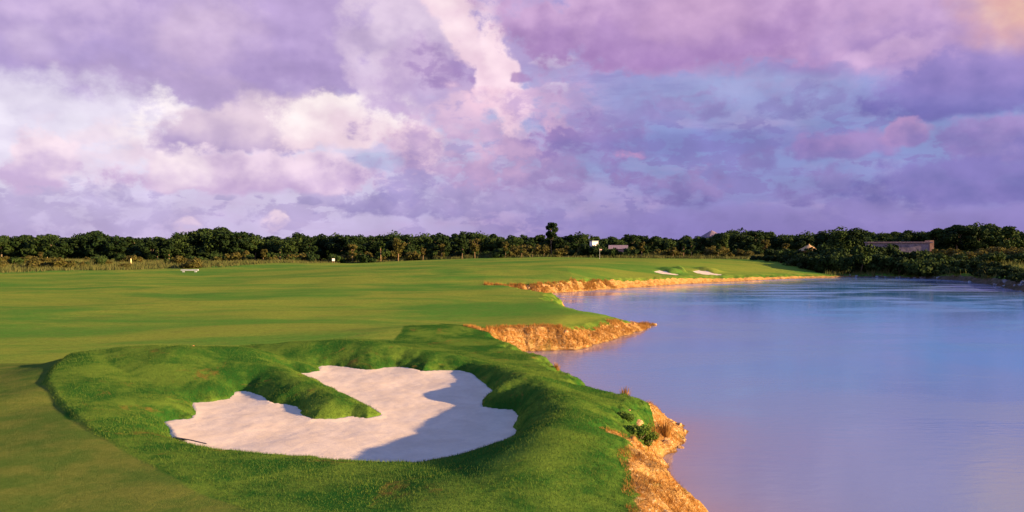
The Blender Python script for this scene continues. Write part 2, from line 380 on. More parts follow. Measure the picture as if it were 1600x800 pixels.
ROUGH = [A(*p, .1) for p in [(66, 615), (74, 600), (108, 573), (160, 549), (240, 542), (370, 541), (450, 532), (540, 529), (615, 532), (640, 514), (690, 500), (760, 508), (850, 528)]] + \
        [(3.0, 50), (8, 44), (9, 30), (8, 8), (-3, 8)] + [A(*p, .0) for p in [(420, 815), (330, 776), (250, 742), (190, 712), (135, 684), (95, 652)]]
def height(x, y, full=False):
    dl = sdf(x, y, LAKE)
    dl = dl + (fbm(x * .9, y * .9, 3, 5) - .5) * np.clip(.6 + y * .004, .6, 1.2)
    g = (fbm(x / 14, y / 14, 3, 9) - .5) * .60 * sstep(34, 60, y) * sstep(5, -4, x - .02 * y) + (fbm(x / 60, y / 60, 2, 3) - .5) * .7 * sstep(60, 130, y)
    amp = 1.65 * sstep(-60, 10, x) + .25
    fd = np.clip(y - far_shore(x), 0, 999)
    ze = np.interp(x, [-5, 9, 20, 34, 49, 66], [0, .3, -.05, -.5, -.6, -.9])
    ze = ze * sstep(-8, 2, y - far_shore(x)) * (1 - sstep(80, 120, x))
    g = g + ze + (amp - ze) * (1 - np.exp(-(fd / 20) ** 1.6))
    g = g + .8 * np.exp(-((x + 58) / 22) ** 2 - ((y - 190) / 22) ** 2)
    g = g + .5 * np.exp(-((x + 4.5) / 4.5) ** 2 - ((y - 45.5) / 2.6) ** 2)
    g = g - 1.0 * np.exp(-((x - 11.2) ** 2 + (y - 64.5) ** 2) / 3.4 ** 2)
    g = g - .45 * sstep(5, 0, dl) * sstep(44, 50, y) * sstep(72, 66, y) * sstep(2, 5, x) - .3 * sstep(8, 0, dl) * sstep(100, 106, y) * sstep(30, 15, x)
    # the low tee platform in the left foreground falls away slightly behind its edge
    g = g + .10 * sstep(34.5, 32.5, y) * sstep(-8, -12, x)
    # green plateau
    g = g + .35 * np.exp(-((x - 25) / 16) ** 4 - ((y - 178) / 14) ** 4)
    ledge = (y > 12) & (y < 40) & (x < 2) & (x > -24)
    if ledge.any(): g[ledge] = g[ledge] + .12 * sstep(.06, -.22, sdf(x[ledge], y[ledge], ROUGH)) * sstep(18, 24, y[ledge]) * sstep(1, -6, x[ledge])
    near = (y > 10) & (y < 50) & (np.abs(x) < 32)
    m = np.zeros(x.shape); db = np.full(x.shape, 50.0)
    if near.any():
        X, Y = x[near], y[near]
        db[near] = sdf(X, Y, BUNK) + (fbm(X * 2.2, Y * 2.2, 3, 40) - .5) * .34
        m[near] = np.maximum.reduce([crest(X, Y, CR1, 2.3), crest(X, Y, CR2, 1.8), crest(X, Y, CR3, 1.3), np.zeros(X.shape)])
    rough = m * (1 + (fbm(x * .5, y * .5, 3, 77) - .5) * .22) + (fbm(x * .45, y * .45, 2, 78) - .5) * .09 * sstep(.02, .3, m)
    h = g + rough
    z_s = zs(y)
    s = 1 - np.exp(-np.clip(db, 0, 99) / .62)
    h = np.where(db > 0, z_s + .03 + (h - z_s - .03) * s, z_s - np.clip(-db * 1.2, 0, .25))
    dfb = np.full(x.shape, 50.0)
    for fb in FBS:
        far = (np.abs(y - 148) < 22) & (x > 15) & (x < 55)
        dd = np.full(x.shape, 50.0); dd[far] = sdf(x[far], y[far], fb); dfb = np.minimum(dfb, dd)
    h = h + .6 * np.exp(-((dfb - 2.1) / 1.8) ** 2) * sstep(0, 4, y - far_shore(x) - 7) * (dfb < 8) * np.where(x < 32.3, sstep(26.5, 29.0, x), sstep(35.5, 38.0, x))
    h = h - .25 * sstep(.3, -.3, dfb)
    # banks
    W = np.where(y < 33, 2.3, np.where(y < 44, 1.9, 1.7 + (y - 44) * .008))
    W = W * (1 + (fbm(x * .35, y * .35, 2, 21) - .5) * .8)
    t = np.clip(dl / W, 0, 1)
    prof = 1 - (1 - t) ** 1.7
    prof = prof + ((fbm(x * 1.5, y * 1.5, 5, 31) - .5) * .45 + (fbm(x * 5, y * 5, 2, 33) - .5) * .12) * np.sin(np.pi * t)
    tz = h
    h = np.where(dl > 0, ZW + (tz - ZW) * np.clip(prof, 0, 1.2), ZW - np.clip(-dl * .35, 0, 1.5))
    # dry gullies at the coves stay just above the water
    for gx, gy, gr in ((.0, 46.2, 1.7), (-.6, 105.0, 3.2)):
        k = np.exp(-(((x - gx) ** 2 + (y - gy) ** 2) / gr ** 2) ** 1.5)
        h = np.where(dl <= 0, np.maximum(h, ZW - .9 + 1.25 * k + (fbm(x * 2, y * 2, 3, 3) - .5) * .15), h)
    if full: return h, dl, db, W, m
    return h
def hz(x, y): return float(height(np.array([float(x)]), np.array([float(y)]))[0])



# ------------------------------------------------------------------ materials
def newmat(name):
    m = bpy.data.materials.new(name); m.use_nodes = True; t = m.node_tree; t.nodes.clear()
    o = nd(t, 'ShaderNodeOutputMaterial'); b = nd(t, 'ShaderNodeBsdfPrincipled'); t.links.new(b.outputs[0], o.inputs[0])
    return m, t, b
def attr(t, name):
    n = nd(t, 'ShaderNodeAttribute'); n.attribute_name = name; return n.outputs['Fac']
def bump(t, b, h, strength, dist):
    n = nd(t, 'ShaderNodeBump'); n.inputs['Strength'].default_value = strength; n.inputs['Distance'].default_value = dist
    t.links.new(h, n.inputs['Height']); t.links.new(n.outputs[0], b.inputs['Normal'])
def c4(*c): return tuple(c) + (1.0,)

mg, t, b = newmat('ground'); b.inputs['Roughness'].default_value = 1; b.inputs['Specular IOR Level'].default_value = .0
pos = nd(t, 'ShaderNodeNewGeometry').outputs['Position']
strp = vmath(t, 'MULTIPLY', pos, (.55, 1.0, 1.0))
nl = noise(t, strp, .085, 7, .66, .6); nm = noise(t, pos, .9, 4, .65); nf = noise(t, pos, 11, 3, .7); nff = noise(t, pos, 45, 2, .7)
fair = mixc(t, mapr(t, nl, .38, .60), c4(.090, .215, .030), c4(.220, .265, .038))
fair = mixc(t, math_(t, 'MULTIPLY', mapr(t, nm, .45, .75), .4), fair, c4(.17, .17, .04))
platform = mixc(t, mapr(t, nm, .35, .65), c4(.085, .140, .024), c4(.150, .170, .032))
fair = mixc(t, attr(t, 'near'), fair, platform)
gr = mixc(t, mapr(t, noise(t, pos, .45, 6, .7, .3), .40, .62), c4(.022, .095, .014), c4(.125, .205, .026))
dry = noise(t, pos, .6, 5, .7, .6)
gr = mixc(t, math_(t, 'MULTIPLY', mapr(t, dry, .58, .70), .7), gr, c4(.24, .12, .03))
grass = mixc(t, attr(t, 'rough'), fair, gr)
grass = mixc(t, mapr(t, noise(t, pos, 3.2, 4, .7), .42, .62, 0, .22), grass, c4(.05, .09, .015))
grass = mixc(t, mapr(t, nf, .3, .7, .0, .45), grass, mixc(t, .5, grass, c4(.02, .05, .005)))
green = mixc(t, attr(t, 'green'), grass, c4(.15, .20, .03))
e1 = noise(t, pos, 1.6, 6, .7, .5); e2 = noise(t, vmath(t, 'MULTIPLY', pos, (1, 1, 5)), 4.5, 5, .7)
earth = mixc(t, mapr(t, e1, .38, .62), c4(.30, .135, .030), c4(.47, .28, .09))
earth = mixc(t, mapr(t, e2, .52, .66, 0, .85), earth, c4(.64, .47, .24))
e3 = noise(t, vmath(t, 'MULTIPLY', pos, (1.6, 1.6, .5)), 2.6, 6, .75, .8)
earth = mixc(t, mapr(t, e3, .47, .36, 0, .9), earth, c4(.10, .04, .012))
earth = mixc(t, mapr(t, noise(t, pos, 1.1, 4, .7), .56, .64, 0, .6), earth, c4(.20, .17, .04))
spz = nd(t, 'ShaderNodeSeparateXYZ'); t.links.new(pos, spz.inputs[0])
earth = mixc(t, mapr(t, math_(t, 'MULTIPLY_ADD', e1, .25, spz.outputs[2]), -1.16, -1.30, 0, .8), earth, c4(.10, .055, .03))
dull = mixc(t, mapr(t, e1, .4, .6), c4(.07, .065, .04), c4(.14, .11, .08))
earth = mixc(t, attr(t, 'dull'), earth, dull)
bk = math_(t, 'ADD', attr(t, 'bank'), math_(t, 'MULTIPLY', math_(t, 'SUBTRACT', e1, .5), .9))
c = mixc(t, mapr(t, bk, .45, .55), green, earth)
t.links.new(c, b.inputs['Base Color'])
hh = math_(t, 'ADD', math_(t, 'MULTIPLY', nf, .6), math_(t, 'MULTIPLY', nff, .5))
hh = math_(t, 'ADD', hh, math_(t, 'MULTIPLY', math_(t, 'MULTIPLY', math_(t, 'ADD', e2, math_(t, 'MULTIPLY', e3, 1.5)), attr(t, 'bank')), 3.0))
bump(t, b, hh, .8, .05)

ms_, t, b = newmat('sand'); b.inputs['Roughness'].default_value = .95; b.inputs['Specular IOR Level'].default_value = .1
pos = nd(t, 'ShaderNodeNewGeometry').outputs['Position']
s1 = noise(t, pos, 1.2, 5, .6, .4); s2 = noise(t, vmath(t, 'MULTIPLY', pos, (1, 1.8, 1)), 7.5, 5, .72, .6); s3 = noise(t, pos, 60, 2, .7)
c = mixc(t, mapr(t, s1, .3, .7), c4(.59, .48, .34), c4(.69, .575, .42)); c = mixc(t, mapr(t, s2, .6, .4, 0, .3), c, c4(.48, .40, .35)); c = mixc(t, mapr(t, s3, .62, .72, 0, .35), c, c4(.35, .28, .24))
t.links.new(c, b.inputs['Base Color'])
bump(t, b, math_(t, 'ADD', math_(t, 'MULTIPLY', s2, 1.0), math_(t, 'MULTIPLY', s3, .35)), .5, .02)

mw, t, b = newmat('water')
pos = nd(t, 'ShaderNodeNewGeometry').outputs['Position']
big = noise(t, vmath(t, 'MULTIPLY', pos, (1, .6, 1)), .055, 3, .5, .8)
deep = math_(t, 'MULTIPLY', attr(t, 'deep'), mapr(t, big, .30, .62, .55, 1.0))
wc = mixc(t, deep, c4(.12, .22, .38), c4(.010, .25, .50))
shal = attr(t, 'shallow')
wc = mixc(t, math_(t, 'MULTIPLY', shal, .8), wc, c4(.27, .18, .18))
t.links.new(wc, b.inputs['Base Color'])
t.links.new(mapr(t, noise(t, vmath(t, 'MULTIPLY', pos, (.5, 1.6, 1)), .11, 4, .6, .5), .42, .60, .02, .20), b.inputs['Roughness']); b.inputs['IOR'].default_value = 1.7
w1 = noise(t, vmath(t, 'MULTIPLY', pos, (1.0, 2.2, 1)), 1.3, 5, .55, .3); w2 = noise(t, vmath(t, 'MULTIPLY', pos, (1, 1.6, 1)), 6.0, 3, .6)
bump(t, b, math_(t, 'ADD', w1, math_(t, 'MULTIPLY', w2, .25)), .14, .05)

def leafmat(name, c1, c2, c3, scale=.7, trans=.25):
    m, t, b = newmat(name); b.inputs['Roughness'].default_value = .8; b.inputs['Specular IOR Level'].default_value = .08
    g = nd(t, 'ShaderNodeNewGeometry'); oi = nd(t, 'ShaderNodeObjectInfo')
    v = vmath(t, 'ADD', g.outputs['Position'], vmath(t, 'SCALE', oi.outputs['Location'], None))
    n = noise(t, g.outputs['Position'], scale, 3, .6)
    c = mixc(t, mapr(t, n, .35, .68), c4(*c1), c4(*c2))
    c = mixc(t, math_(t, 'MULTIPLY', g.outputs['Random Per Island'], .6), c, c4(*c3))
    c = mixc(t, math_(t, 'MULTIPLY', oi.outputs['Random'], .35), c, mixc(t, .5, c4(*c1), c4(*c3)))
    t.links.new(c, b.inputs['Base Color'])
    tr = nd(t, 'ShaderNodeBsdfTranslucent'); t.links.new(c, tr.inputs[0])
    mx = nd(t, 'ShaderNodeMixShader'); mx.inputs[0].default_value = trans
    out = [n for n in t.nodes if n.type == 'OUTPUT_MATERIAL'][0]
    t.links.new(b.outputs[0], mx.inputs[1]); t.links.new(tr.outputs[0], mx.inputs[2]); t.links.new(mx.outputs[0], out.inputs[0])
    return m
m_leaf = leafmat('leaf_dark', (.006, .020, .006), (.018, .042, .010), (.022, .032, .008), .35, .08)
m_leaf2 = leafmat('leaf_olive', (.04, .06, .012), (.09, .095, .022), (.13, .085, .025), .5)
m_leaf3 = leafmat('leaf_green', (.014, .038, .009), (.034, .066, .013), (.045, .06, .015), .5, .12)
m_blade = leafmat('grass_blade', (.024, .100, .012), (.125, .22, .026), (.12, .13, .03), .5)
m_dry = leafmat('dry_grass', (.34, .15, .03), (.46, .24, .06), (.22, .14, .04), 1.2)
m_tall = leafmat('tall_grass', (.05, .085, .02), (.10, .125, .03), (.16, .13, .05), .25)
def simple(name, c1, c2, scale=3.0, rough=.8, bs=.4, bd=.03, stretch=(1, 1, 1)):
    m, t, b = newmat(name); b.inputs['Roughness'].default_value = rough
    tcx = nd(t, 'ShaderNodeTexCoord').outputs['Object']
    n = noise(t, vmath(t, 'MULTIPLY', tcx, stretch), scale, 5, .65)
    t.links.new(mixc(t, mapr(t, n, .35, .65), c4(*c1), c4(*c2)), b.inputs['Base Color']); bump(t, b, n, bs, bd)
    return m
m_bark = simple('bark', (.10, .075, .05), (.26, .19, .12), 3, .9)
m_bark2 = simple('bark_pale', (.20, .13, .07), (.36, .23, .12), 3, .9)
m_rock = simple('rock_ochre', (.34, .16, .04), (.56, .36, .15), 3.5, .9, .8, .06)
m_rockg = simple('rock_grey', (.10, .11, .13), (.28, .30, .34), 2, .85, .8, .06)
m_white = simple('white_plaster', (.76, .74, .72), (.84, .82, .80), 2, .8, .2)
m_pink = simple('pink_plaster', (.42, .26, .24), (.55, .36, .32), 2, .8, .2)
m_stone = simple('stone_wall', (.15, .12, .14), (.30, .23, .24), 1.2, .9, .7, .05)
m_thatch = simple('thatch', (.28, .17, .08), (.50, .33, .15), 6, .95, .9, .08, (1, 1, .25))
m_thatch2 = simple('thatch_weathered', (.14, .10, .13), (.24, .17, .19), 5, .95, .9, .08)
m_sunlit_end = simple('sunlit_end_orange', (.50, .24, .12), (.62, .34, .18), 2, .85, .3)
m_dark = simple('dark_void', (.02, .02, .025), (.04, .04, .05), 2, .5)
m_wood = simple('weathered_wood', (.20, .12, .06), (.36, .22, .12), 6, .8, .4, .01, (1, 1, .2))
m_lip_shadow = simple('lip_shadow_black', (.02, .02, .02), (.05, .045, .04), 8, .5)
m_conc = simple('pale_concrete', (.24, .28, .30), (.34, .38, .40), 3, .8, .2)
m_yel = simple('yellow_paint', (.65, .50, .18), (.75, .60, .26), 5, .5, .1)
m_wpaint = simple('white_paint', (.76, .76, .74), (.82, .82, .80), 5, .5, .1)
m_redp = simple('pink_cloth', (.42, .22, .22), (.5, .3, .28), 5, .7, .1)
m_ora = simple('orange_paint', (.75, .26, .05), (.85, .34, .08), 5, .5, .1)

# ------------------------------------------------------------------ ground sheet (polar grid, fine ahead, coarse behind)
r1 = np.exp(np.arange(np.log(12), np.log(48), .0036)); r2 = np.exp(np.arange(np.log(48), np.log(270), .0062))
rr = np.concatenate([[.3, 1, 2, 3.5, 5, 6.5, 8, 9.2, 10.2, 11.1], r1, r2, np.geomspace(275, 5000, 26)])
an = np.concatenate([np.linspace(-R(180), -R(44), 70)[:-1], np.linspace(-R(44), R(44), 1000), np.linspace(R(44), R(180), 70)[1:-1]])
Rg, Ag = np.meshgrid(rr, an, indexing='ij'); X = (Rg * np.sin(Ag)).ravel(); Y = (Rg * np.cos(Ag)).ravel()
H, DL, DB, WB, MM = height(X, Y, True)
nr, na = Rg.shape
H = np.where(Rg.ravel() > 260, H * np.clip(1 - (Rg.ravel() - 260) / 1500, 0, 1), H)
i0 = (np.arange(nr - 1)[:, None] * na + np.arange(na)[None, :]); j = (np.arange(na) + 1) % na
i1 = (np.arange(nr - 1)[:, None] * na + j[None, :])
T = np.stack([i0, i1, i1 + na, i0 + na], -1).reshape(-1, 4)[:, ::-1]
dr = sdf(X, Y, ROUGH) + (fbm(X * .8, Y * .8, 2, 61) - .5) * .25
a_rough = sstep(.07, -.07, dr)
a_rough = np.maximum(a_rough, sstep(2.6, 1.2, DL) * .8)
def bare_width(X, Y):
    w_ = np.interp(Y, [14, 20.0, 21.3, 30, 43, 45, 60, 110, 160], [2.15, 1.9, .7, .25, .25, 1.8, 1.5, 1.5, 1.0])
    w_ = np.where((X > 4.55) & (Y > 23.5) & (Y < 31), 1.7, w_)
    w_ = np.where((Y > 48) & (Y < 90) & (Y > 49 + (X - .9) * 1.5 + 3.2) & (X < 9.6), .3, w_)
    w_ = np.where((Y > 49.5) & (Y < 64) & (X > 3.2) & (X < 9.6), np.minimum(w_, 1.15), w_)
    return np.where((Y > 58) & (Y < 69) & (X >= 9.6), 2.2, w_)
wo_ = bare_width(X, Y)
a_bank = np.clip(.5 - (DL - wo_) * 1.1, 0, 1)
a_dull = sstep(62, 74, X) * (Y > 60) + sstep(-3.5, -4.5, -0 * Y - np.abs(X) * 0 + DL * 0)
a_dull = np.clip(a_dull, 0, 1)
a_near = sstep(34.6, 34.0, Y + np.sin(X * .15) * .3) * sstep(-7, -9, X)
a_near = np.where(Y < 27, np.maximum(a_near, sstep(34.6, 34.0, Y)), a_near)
a_green = np.exp(-((X - 27) / 15) ** 6 - ((Y - 176) / 11) ** 6)
gme = mesh_np('ground', np.stack([X, Y, H], 1), T, mg, True, dict(rough=a_rough, bank=a_bank, dull=a_dull, near=a_near, green=a_green))
tag(link('ground', gme), 'rolling green golf fairway with eroded orange banks along the lake', kind='structure')

# ------------------------------------------------------------------ water
xs = np.concatenate([np.linspace(-8, 90, 330), np.linspace(91, 130, 12)]); ys = np.concatenate([np.linspace(-32, 14, 14), np.linspace(15, 60, 190), np.linspace(60.5, 175, 180)])
Xw, Yw = np.meshgrid(xs, ys); Xw = Xw.ravel(); Yw = Yw.ravel()
dlw = sdf(Xw, Yw, LAKE); keep = dlw < 2.2
nx = len(xs); q0 = (np.arange(len(ys) - 1)[:, None] * nx + np.arange(nx - 1)[None, :]).ravel()
Q = np.stack([q0, q0 + 1, q0 + 1 + nx, q0 + nx], 1); Q = Q[keep[Q].any(1)]
used = np.unique(Q); rem = np.zeros(len(Xw), int); rem[used] = np.arange(len(used)); Q = rem[Q]
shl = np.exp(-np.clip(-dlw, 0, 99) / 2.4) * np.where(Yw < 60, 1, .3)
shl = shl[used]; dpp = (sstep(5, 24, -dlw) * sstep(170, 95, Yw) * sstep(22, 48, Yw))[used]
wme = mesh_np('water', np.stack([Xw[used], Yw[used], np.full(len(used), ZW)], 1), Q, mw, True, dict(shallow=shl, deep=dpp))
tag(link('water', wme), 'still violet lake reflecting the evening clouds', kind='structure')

# ------------------------------------------------------------------ sand sheets
def sand_sheet(poly, step, grow, label, far=False):
    px_ = [p[0] for p in poly]; py_ = [p[1] for p in poly]
    xs = np.arange(min(px_) - 1, max(px_) + 1, step); ys = np.arange(min(py_) - 1, max(py_) + 1, step)
    Xs, Ys = np.meshgrid(xs, ys); Xs = Xs.ravel(); Ys = Ys.ravel(); D = sdf(Xs, Ys, poly)
    if far:
        Z = height(Xs, Ys) + .18 * sstep(.25, -.3, D) - .06
    else:
        Z = zs(Ys) + (fbm(Xs * .5, Ys * .5, 2, 51) - .5) * .10 + (fbm(Xs * 3.2, Ys * 3.2, 3, 52) - .5) * .022 - .02 + .06 * np.exp(D / .35) * (D < 0) 
        Z = np.where(D > 0, zs(Ys) + .0, Z)
    nx = len(xs); q0 = (np.arange(len(ys) - 1)[:, None] * nx + np.arange(nx - 1)[None, :]).ravel()
    Q = np.stack([q0, q0 + 1, q0 + 1 + nx, q0 + nx], 1); Q = Q[(D < grow)[Q].all(1)]
    used = np.unique(Q); rem = np.zeros(len(Xs), int); rem[used] = np.arange(len(used))
    me = mesh_np('bunker_sand', np.stack([Xs[used], Ys[used], Z[used]], 1), rem[Q], ms_, True)
    tag(link('bunker_sand', me), label, kind='structure')
sand_sheet(BUNK, .07, .16, 'pale sand floor of the large near bunker')
sand_sheet(FBS[0], .2, .2, 'white sand of the left one of the two far bunkers', True)
sand_sheet(FBS[1], .2, .2, 'white sand of the right one of the two far bunkers', True)

# ------------------------------------------------------------------ grass as stuff
def blades(name, x, y, z, L, Wd, lean, mat, label, bend=(0, 0)):
    n = len(x); a = rng.uniform(0, 2 * math.pi, n); la = rng.uniform(0, 2 * math.pi, n)
    L = L * rng.uniform(.55, 1.25, n); ln_ = lean * rng.uniform(.1, 1, n) * L
    dx, dy = np.cos(a) * Wd / 2, np.sin(a) * Wd / 2
    V = np.empty((n, 3, 3)); V[:, 0] = np.stack([x - dx, y - dy, z - .02], 1); V[:, 1] = np.stack([x + dx, y + dy, z - .02], 1)
    V[:, 2] = np.stack([x + np.cos(la) * ln_ + bend[0] * L, y + np.sin(la) * ln_ + bend[1] * L, z + L], 1)
    me = mesh_np(name, V.reshape(-1, 3), np.arange(3 * n).reshape(-1, 3), mat)
    return tag(link(name, me), label, kind='stuff')
# rough round the bunker
n = 420000; x = rng.uniform(-19, 8, n); y = rng.uniform(13.5, 50, n); keepp = rng.uniform(0, 1, n) < np.clip(24 / y, 0, 1) ** 1.3
x, y = x[keepp], y[keepp]
h, dl, db, W, m_ = height(x, y, True); drr = sdf(x, y, ROUGH)
k = (drr < 0) & (db > .04) & (dl > bare_width(x, y) + (fbm(x * 2, y * 2, 2, 8) - .5) * .6) & (h > -1.2)
x, y, h, db = x[k], y[k], h[k], db[k]
Lb = .68 * np.clip(.045 + .06 * fbm(x * .7, y * .7, 3, 71) ** 1.2 + .09 * np.exp(-db / .12), .03, .2)
blades('rough_grass', x, y, h, Lb, .013, 1.0, m_blade, 'thick rough grass on the mounds round the near bunker')
# dry grass on banks
def near_bank(n, xr, yr, lo, hi):
    x = rng.uniform(*xr, n); y = rng.uniform(*yr, n); h, dl, db, W, m_ = height(x, y, True)
    cl = fbm(x * 1.1, y * 1.1, 3, 91)
    cl = np.where(y > 42, cl + .07, cl)
    k = (dl > lo) & (dl < np.minimum(hi, bare_width(x, y) + .4 * cl)) & (cl > .44) & (db > .5); return x[k], y[k], h[k], cl[k]
x, y, h, cl = near_bank(160000, (-3, 8), (13, 34), .25, 2.7)
blades('dry_bank_grass', x, y, h, .04 + .22 * (cl - .4), .014, 1.4, m_dry, 'dry orange grass over the near lake bank')
x, y, h, cl = near_bank(160000, (-4, 14), (42, 68), .1, 2.3)
blades('dry_bank_grass', x, y, h, .08 + .45 * (cl - .4), .03, 1.0, m_dry, 'dry orange grass on the bank of the middle spit')
x, y, h, cl = near_bank(120000, (-8, 16), (98, 122), .1, 3.4)
blades('dry_bank_grass', x, y, h, .12 + .9 * (cl - .4), .06, .8, m_dry, 'dry orange grass on the far bank behind the inlet')
# left tall grass strip
n = 90000; x = rng.uniform(-165, -48, n); y = rng.uniform(146, 250, n); 
yl = np.interp(x, [-165, -95, -60, -48], [147, 147, 168, 215]); cl = fbm(x / 5, y / 5, 4, 15)
k = (y > yl + (cl - .5) * 6) & (rng.uniform(0, 1, n) < cl + .2); x, y, cl = x[k], y[k], cl[k]
blades('tall_grass', x, y, height(x, y), .4 + 1.3 * cl ** 2, .16, .7, m_tall, 'tall unmown grass along the left edge of the fairway')
# grass and low cover under the tree line
n = 120000; x = rng.uniform(-75, 110, n); y = rng.uniform(208, 262, n); cl = fbm(x / 5, y / 5, 4, 16)
yl = np.interp(x, [-75, -30, 20, 60, 110], [216, 228, 224, 212, 200]) + (cl - .5) * 10
k = (y > yl) & (rng.uniform(0, 1, n) < cl + .25) & (x < .66 * y); x, y, cl = x[k], y[k], cl[k]
blades('tall_grass', x, y, height(x, y), .4 + 1.5 * cl ** 2, .2, .7, m_tall, 'olive scrub grass at the foot of the tree line')
n = 70000; x = rng.uniform(66, 150, n); y = rng.uniform(135, 235, n); cl = fbm(x / 4, y / 4, 4, 19); dlx = sdf(x, y, LAKE)
k = (dlx > .8) & (rng.uniform(0, 1, n) < cl + .1) & (x < .75 * y) & (y > 115); x, y, cl = x[k], y[k], cl[k]
blades('tall_grass', x, y, height(x, y), .5 + 1.4 * cl ** 2, .2, .7, m_tall, 'tall yellowish grass behind the dark shrubs at the right shore')

# ------------------------------------------------------------------ trees
def leaf_cloud(centres, radii, n, size, flat=.85, up=.0):
    C_ = np.array(centres); Rr = np.array(radii); wgt = Rr ** 2; wgt = wgt / wgt.sum()
    idx = rng.choice(len(C_), n, p=wgt)
    v = rng.normal(size=(n, 3)); v /= np.linalg.norm(v, axis=1)[:, None]
    rad = Rr[idx] * rng.uniform(.55, 1.08, n) ** .7
    p = C_[idx] + v * rad[:, None] * np.array([1, 1, flat])
    nn = v + rng.normal(size=(n, 3)) * .55 + np.array([0, 0, up]); nn /= np.linalg.norm(nn, axis=1)[:, None]
    a = rng.normal(size=(n, 3)); u = np.cross(nn, a); u /= np.linalg.norm(u, axis=1)[:, None]; ww = np.cross(nn, u)
    s = size * rng.uniform(.6, 1.35, n)[:, None]
    V = np.stack([p - u * s, p + ww * s * .55, p + u * s, p - ww * s * .55], 1)
    return V.reshape(-1, 3), np.arange(4 * n).reshape(-1, 4)
def crown_blobs(cr, ch, cz, k, seed, droop=0.0):
    r = random.Random(seed); cs = []; rs = []
    for i in range(k):
        a = r.uniform(0, 6.283); rad = cr * math.sqrt(r.uniform(0, 1)) * .72; zz = r.uniform(-1, 1)
        f = math.sqrt(max(.12, 1 - zz * zz * .8))
        cs.append((rad * f * math.cos(a), rad * f * math.sin(a), cz + zz * ch * .72)); rs.append(cr * r.uniform(.20, .42))
    return cs, rs
def make_crown(name, cr, ch, cz, k, n, size, seed, mat):
    cs, rs = crown_blobs(cr, ch, cz, k, seed); V, T = leaf_cloud(cs, rs, n, size); return mesh_np(name, V, T, mat), cs
def make_trunk(name, h, rad, cs, mat, seed, nl=6):
    r = random.Random(seed + 99); m = MB(); lean = r.uniform(-.35, .35)
    m.tube([(0, 0, -.4), (lean * .3, 0, h * .3), (lean, .1, h * .6), (lean * .8, 0, h)], [rad * 1.35, rad, rad * .7, rad * .25])
    for c in r.sample(cs, min(nl, len(cs))):
        z0 = h * r.uniform(.35, .7); m.tube([(lean * .8, 0, z0), (c[0] * .5, c[1] * .5, z0 * .5 + c[2] * .5), c], [rad * .5, rad * .3, rad * .1], 5)
    return m.mesh(name, mat, True)
# unit trees are modelled 10 m tall and scaled
TREES = []
for s in range(9):
    cr = [3.6, 4.4, 3.2, 4.8, 4.0, 3.4, 5.0, 4.2, 3.8][s]
    cm, cs = make_crown('crown', cr, 4.9, 5.2, 24 + s, 2300, .40, s, m_leaf if s % 3 else m_leaf3)
    TREES.append((cm, make_trunk('trunk', 8.2, .22, cs, m_bark, s)))
SAPS = []
for s in range(6):
    cr = [1.9, 1.4, 2.2, 1.2, 2.6, 1.6][s]
    cm, cs = make_crown('crown', cr, 3.3, 6.0, 18, 1000, .34, 50 + s, m_leaf2 if s % 2 == 0 else m_leaf3)
    SAPS.append((cm, make_trunk('trunk', 7.6, .12, cs, m_bark2, 50 + s, 7)))
BUSH = []
for s in range(8):
    cm, cs = make_crown('foliage', [1.3, 1.6, 1.1, 1.8, 1.4, 1.2, 1.5, 1.7][s], .75, .72, 11, 900, .17, 80 + s, [m_leaf3, m_leaf, m_leaf, m_leaf3, m_leaf, m_leaf2, m_leaf2, m_leaf2][s])
    m = MB()
    for c in cs[:5]: m.tube([(0, 0, -.1), (c[0] * .4, c[1] * .4, .4), c], [.05, .035, .01], 5)
    BUSH.append((cm, m.mesh('stem', m_bark, True)))
def place(kind, name, parts, x, y, hgt, ref, wid, label, cat, group):
    z = hz(x, y)
    o = empty(name, (x, y, z), random.uniform(0, 6.28), label, cat, group)
    s = hgt / ref; o.scale = (s * wid, s * wid, s)
    for me, nm in parts: link(nm, me, o)
    return o
PX = [0, 50, 100, 118, 140, 155, 175, 210, 235, 265, 285, 310, 345, 375, 400, 420, 440, 470, 510, 545, 575, 600, 630, 655, 680, 700, 740, 770, 800, 830, 860, 900, 928, 940, 960, 985, 1010, 1040, 1090, 1110, 1130, 1160, 1190, 1210, 1250, 1280, 1320, 1350, 1380, 1420, 1450, 1480, 1510, 1550, 1580, 1600]
PY = [368, 366, 366, 367, 358, 358, 366, 368, 370, 368, 362, 358, 354, 360, 364, 366, 370, 364, 362, 365, 366, 364, 362, 366, 360, 364, 360, 364, 366, 368, 366, 364, 364, 371, 368, 364, 366, 370, 367, 366, 360, 358, 357, 364, 365, 360, 356, 358, 361, 358, 358, 352, 346, 348, 352, 362]
SECT = [(120, 'at the far left'), (240, 'left of the pale slab'), (350, 'behind the pale slab'), (470, 'in the tall left wood'), (560, 'right of the tall left wood'),
        (680, 'behind the spreading olive tree'), (780, 'behind the broad olive tree'), (880, 'around the lone tall tree'), (1010, 'around the white building'), (1090, 'left of the mauve roof'),
        (1220, 'right of the mauve roof'), (1350, 'left of the stone building'), (1470, 'behind the stone building'), (3000, 'at the right edge')]
def sect(px):
    for a_, s_ in SECT:
        if px < a_: return s_
def px_of(x, y): return 800 + x / y * F
GRP = 'trees of the wood along the horizon'
k_ = 0
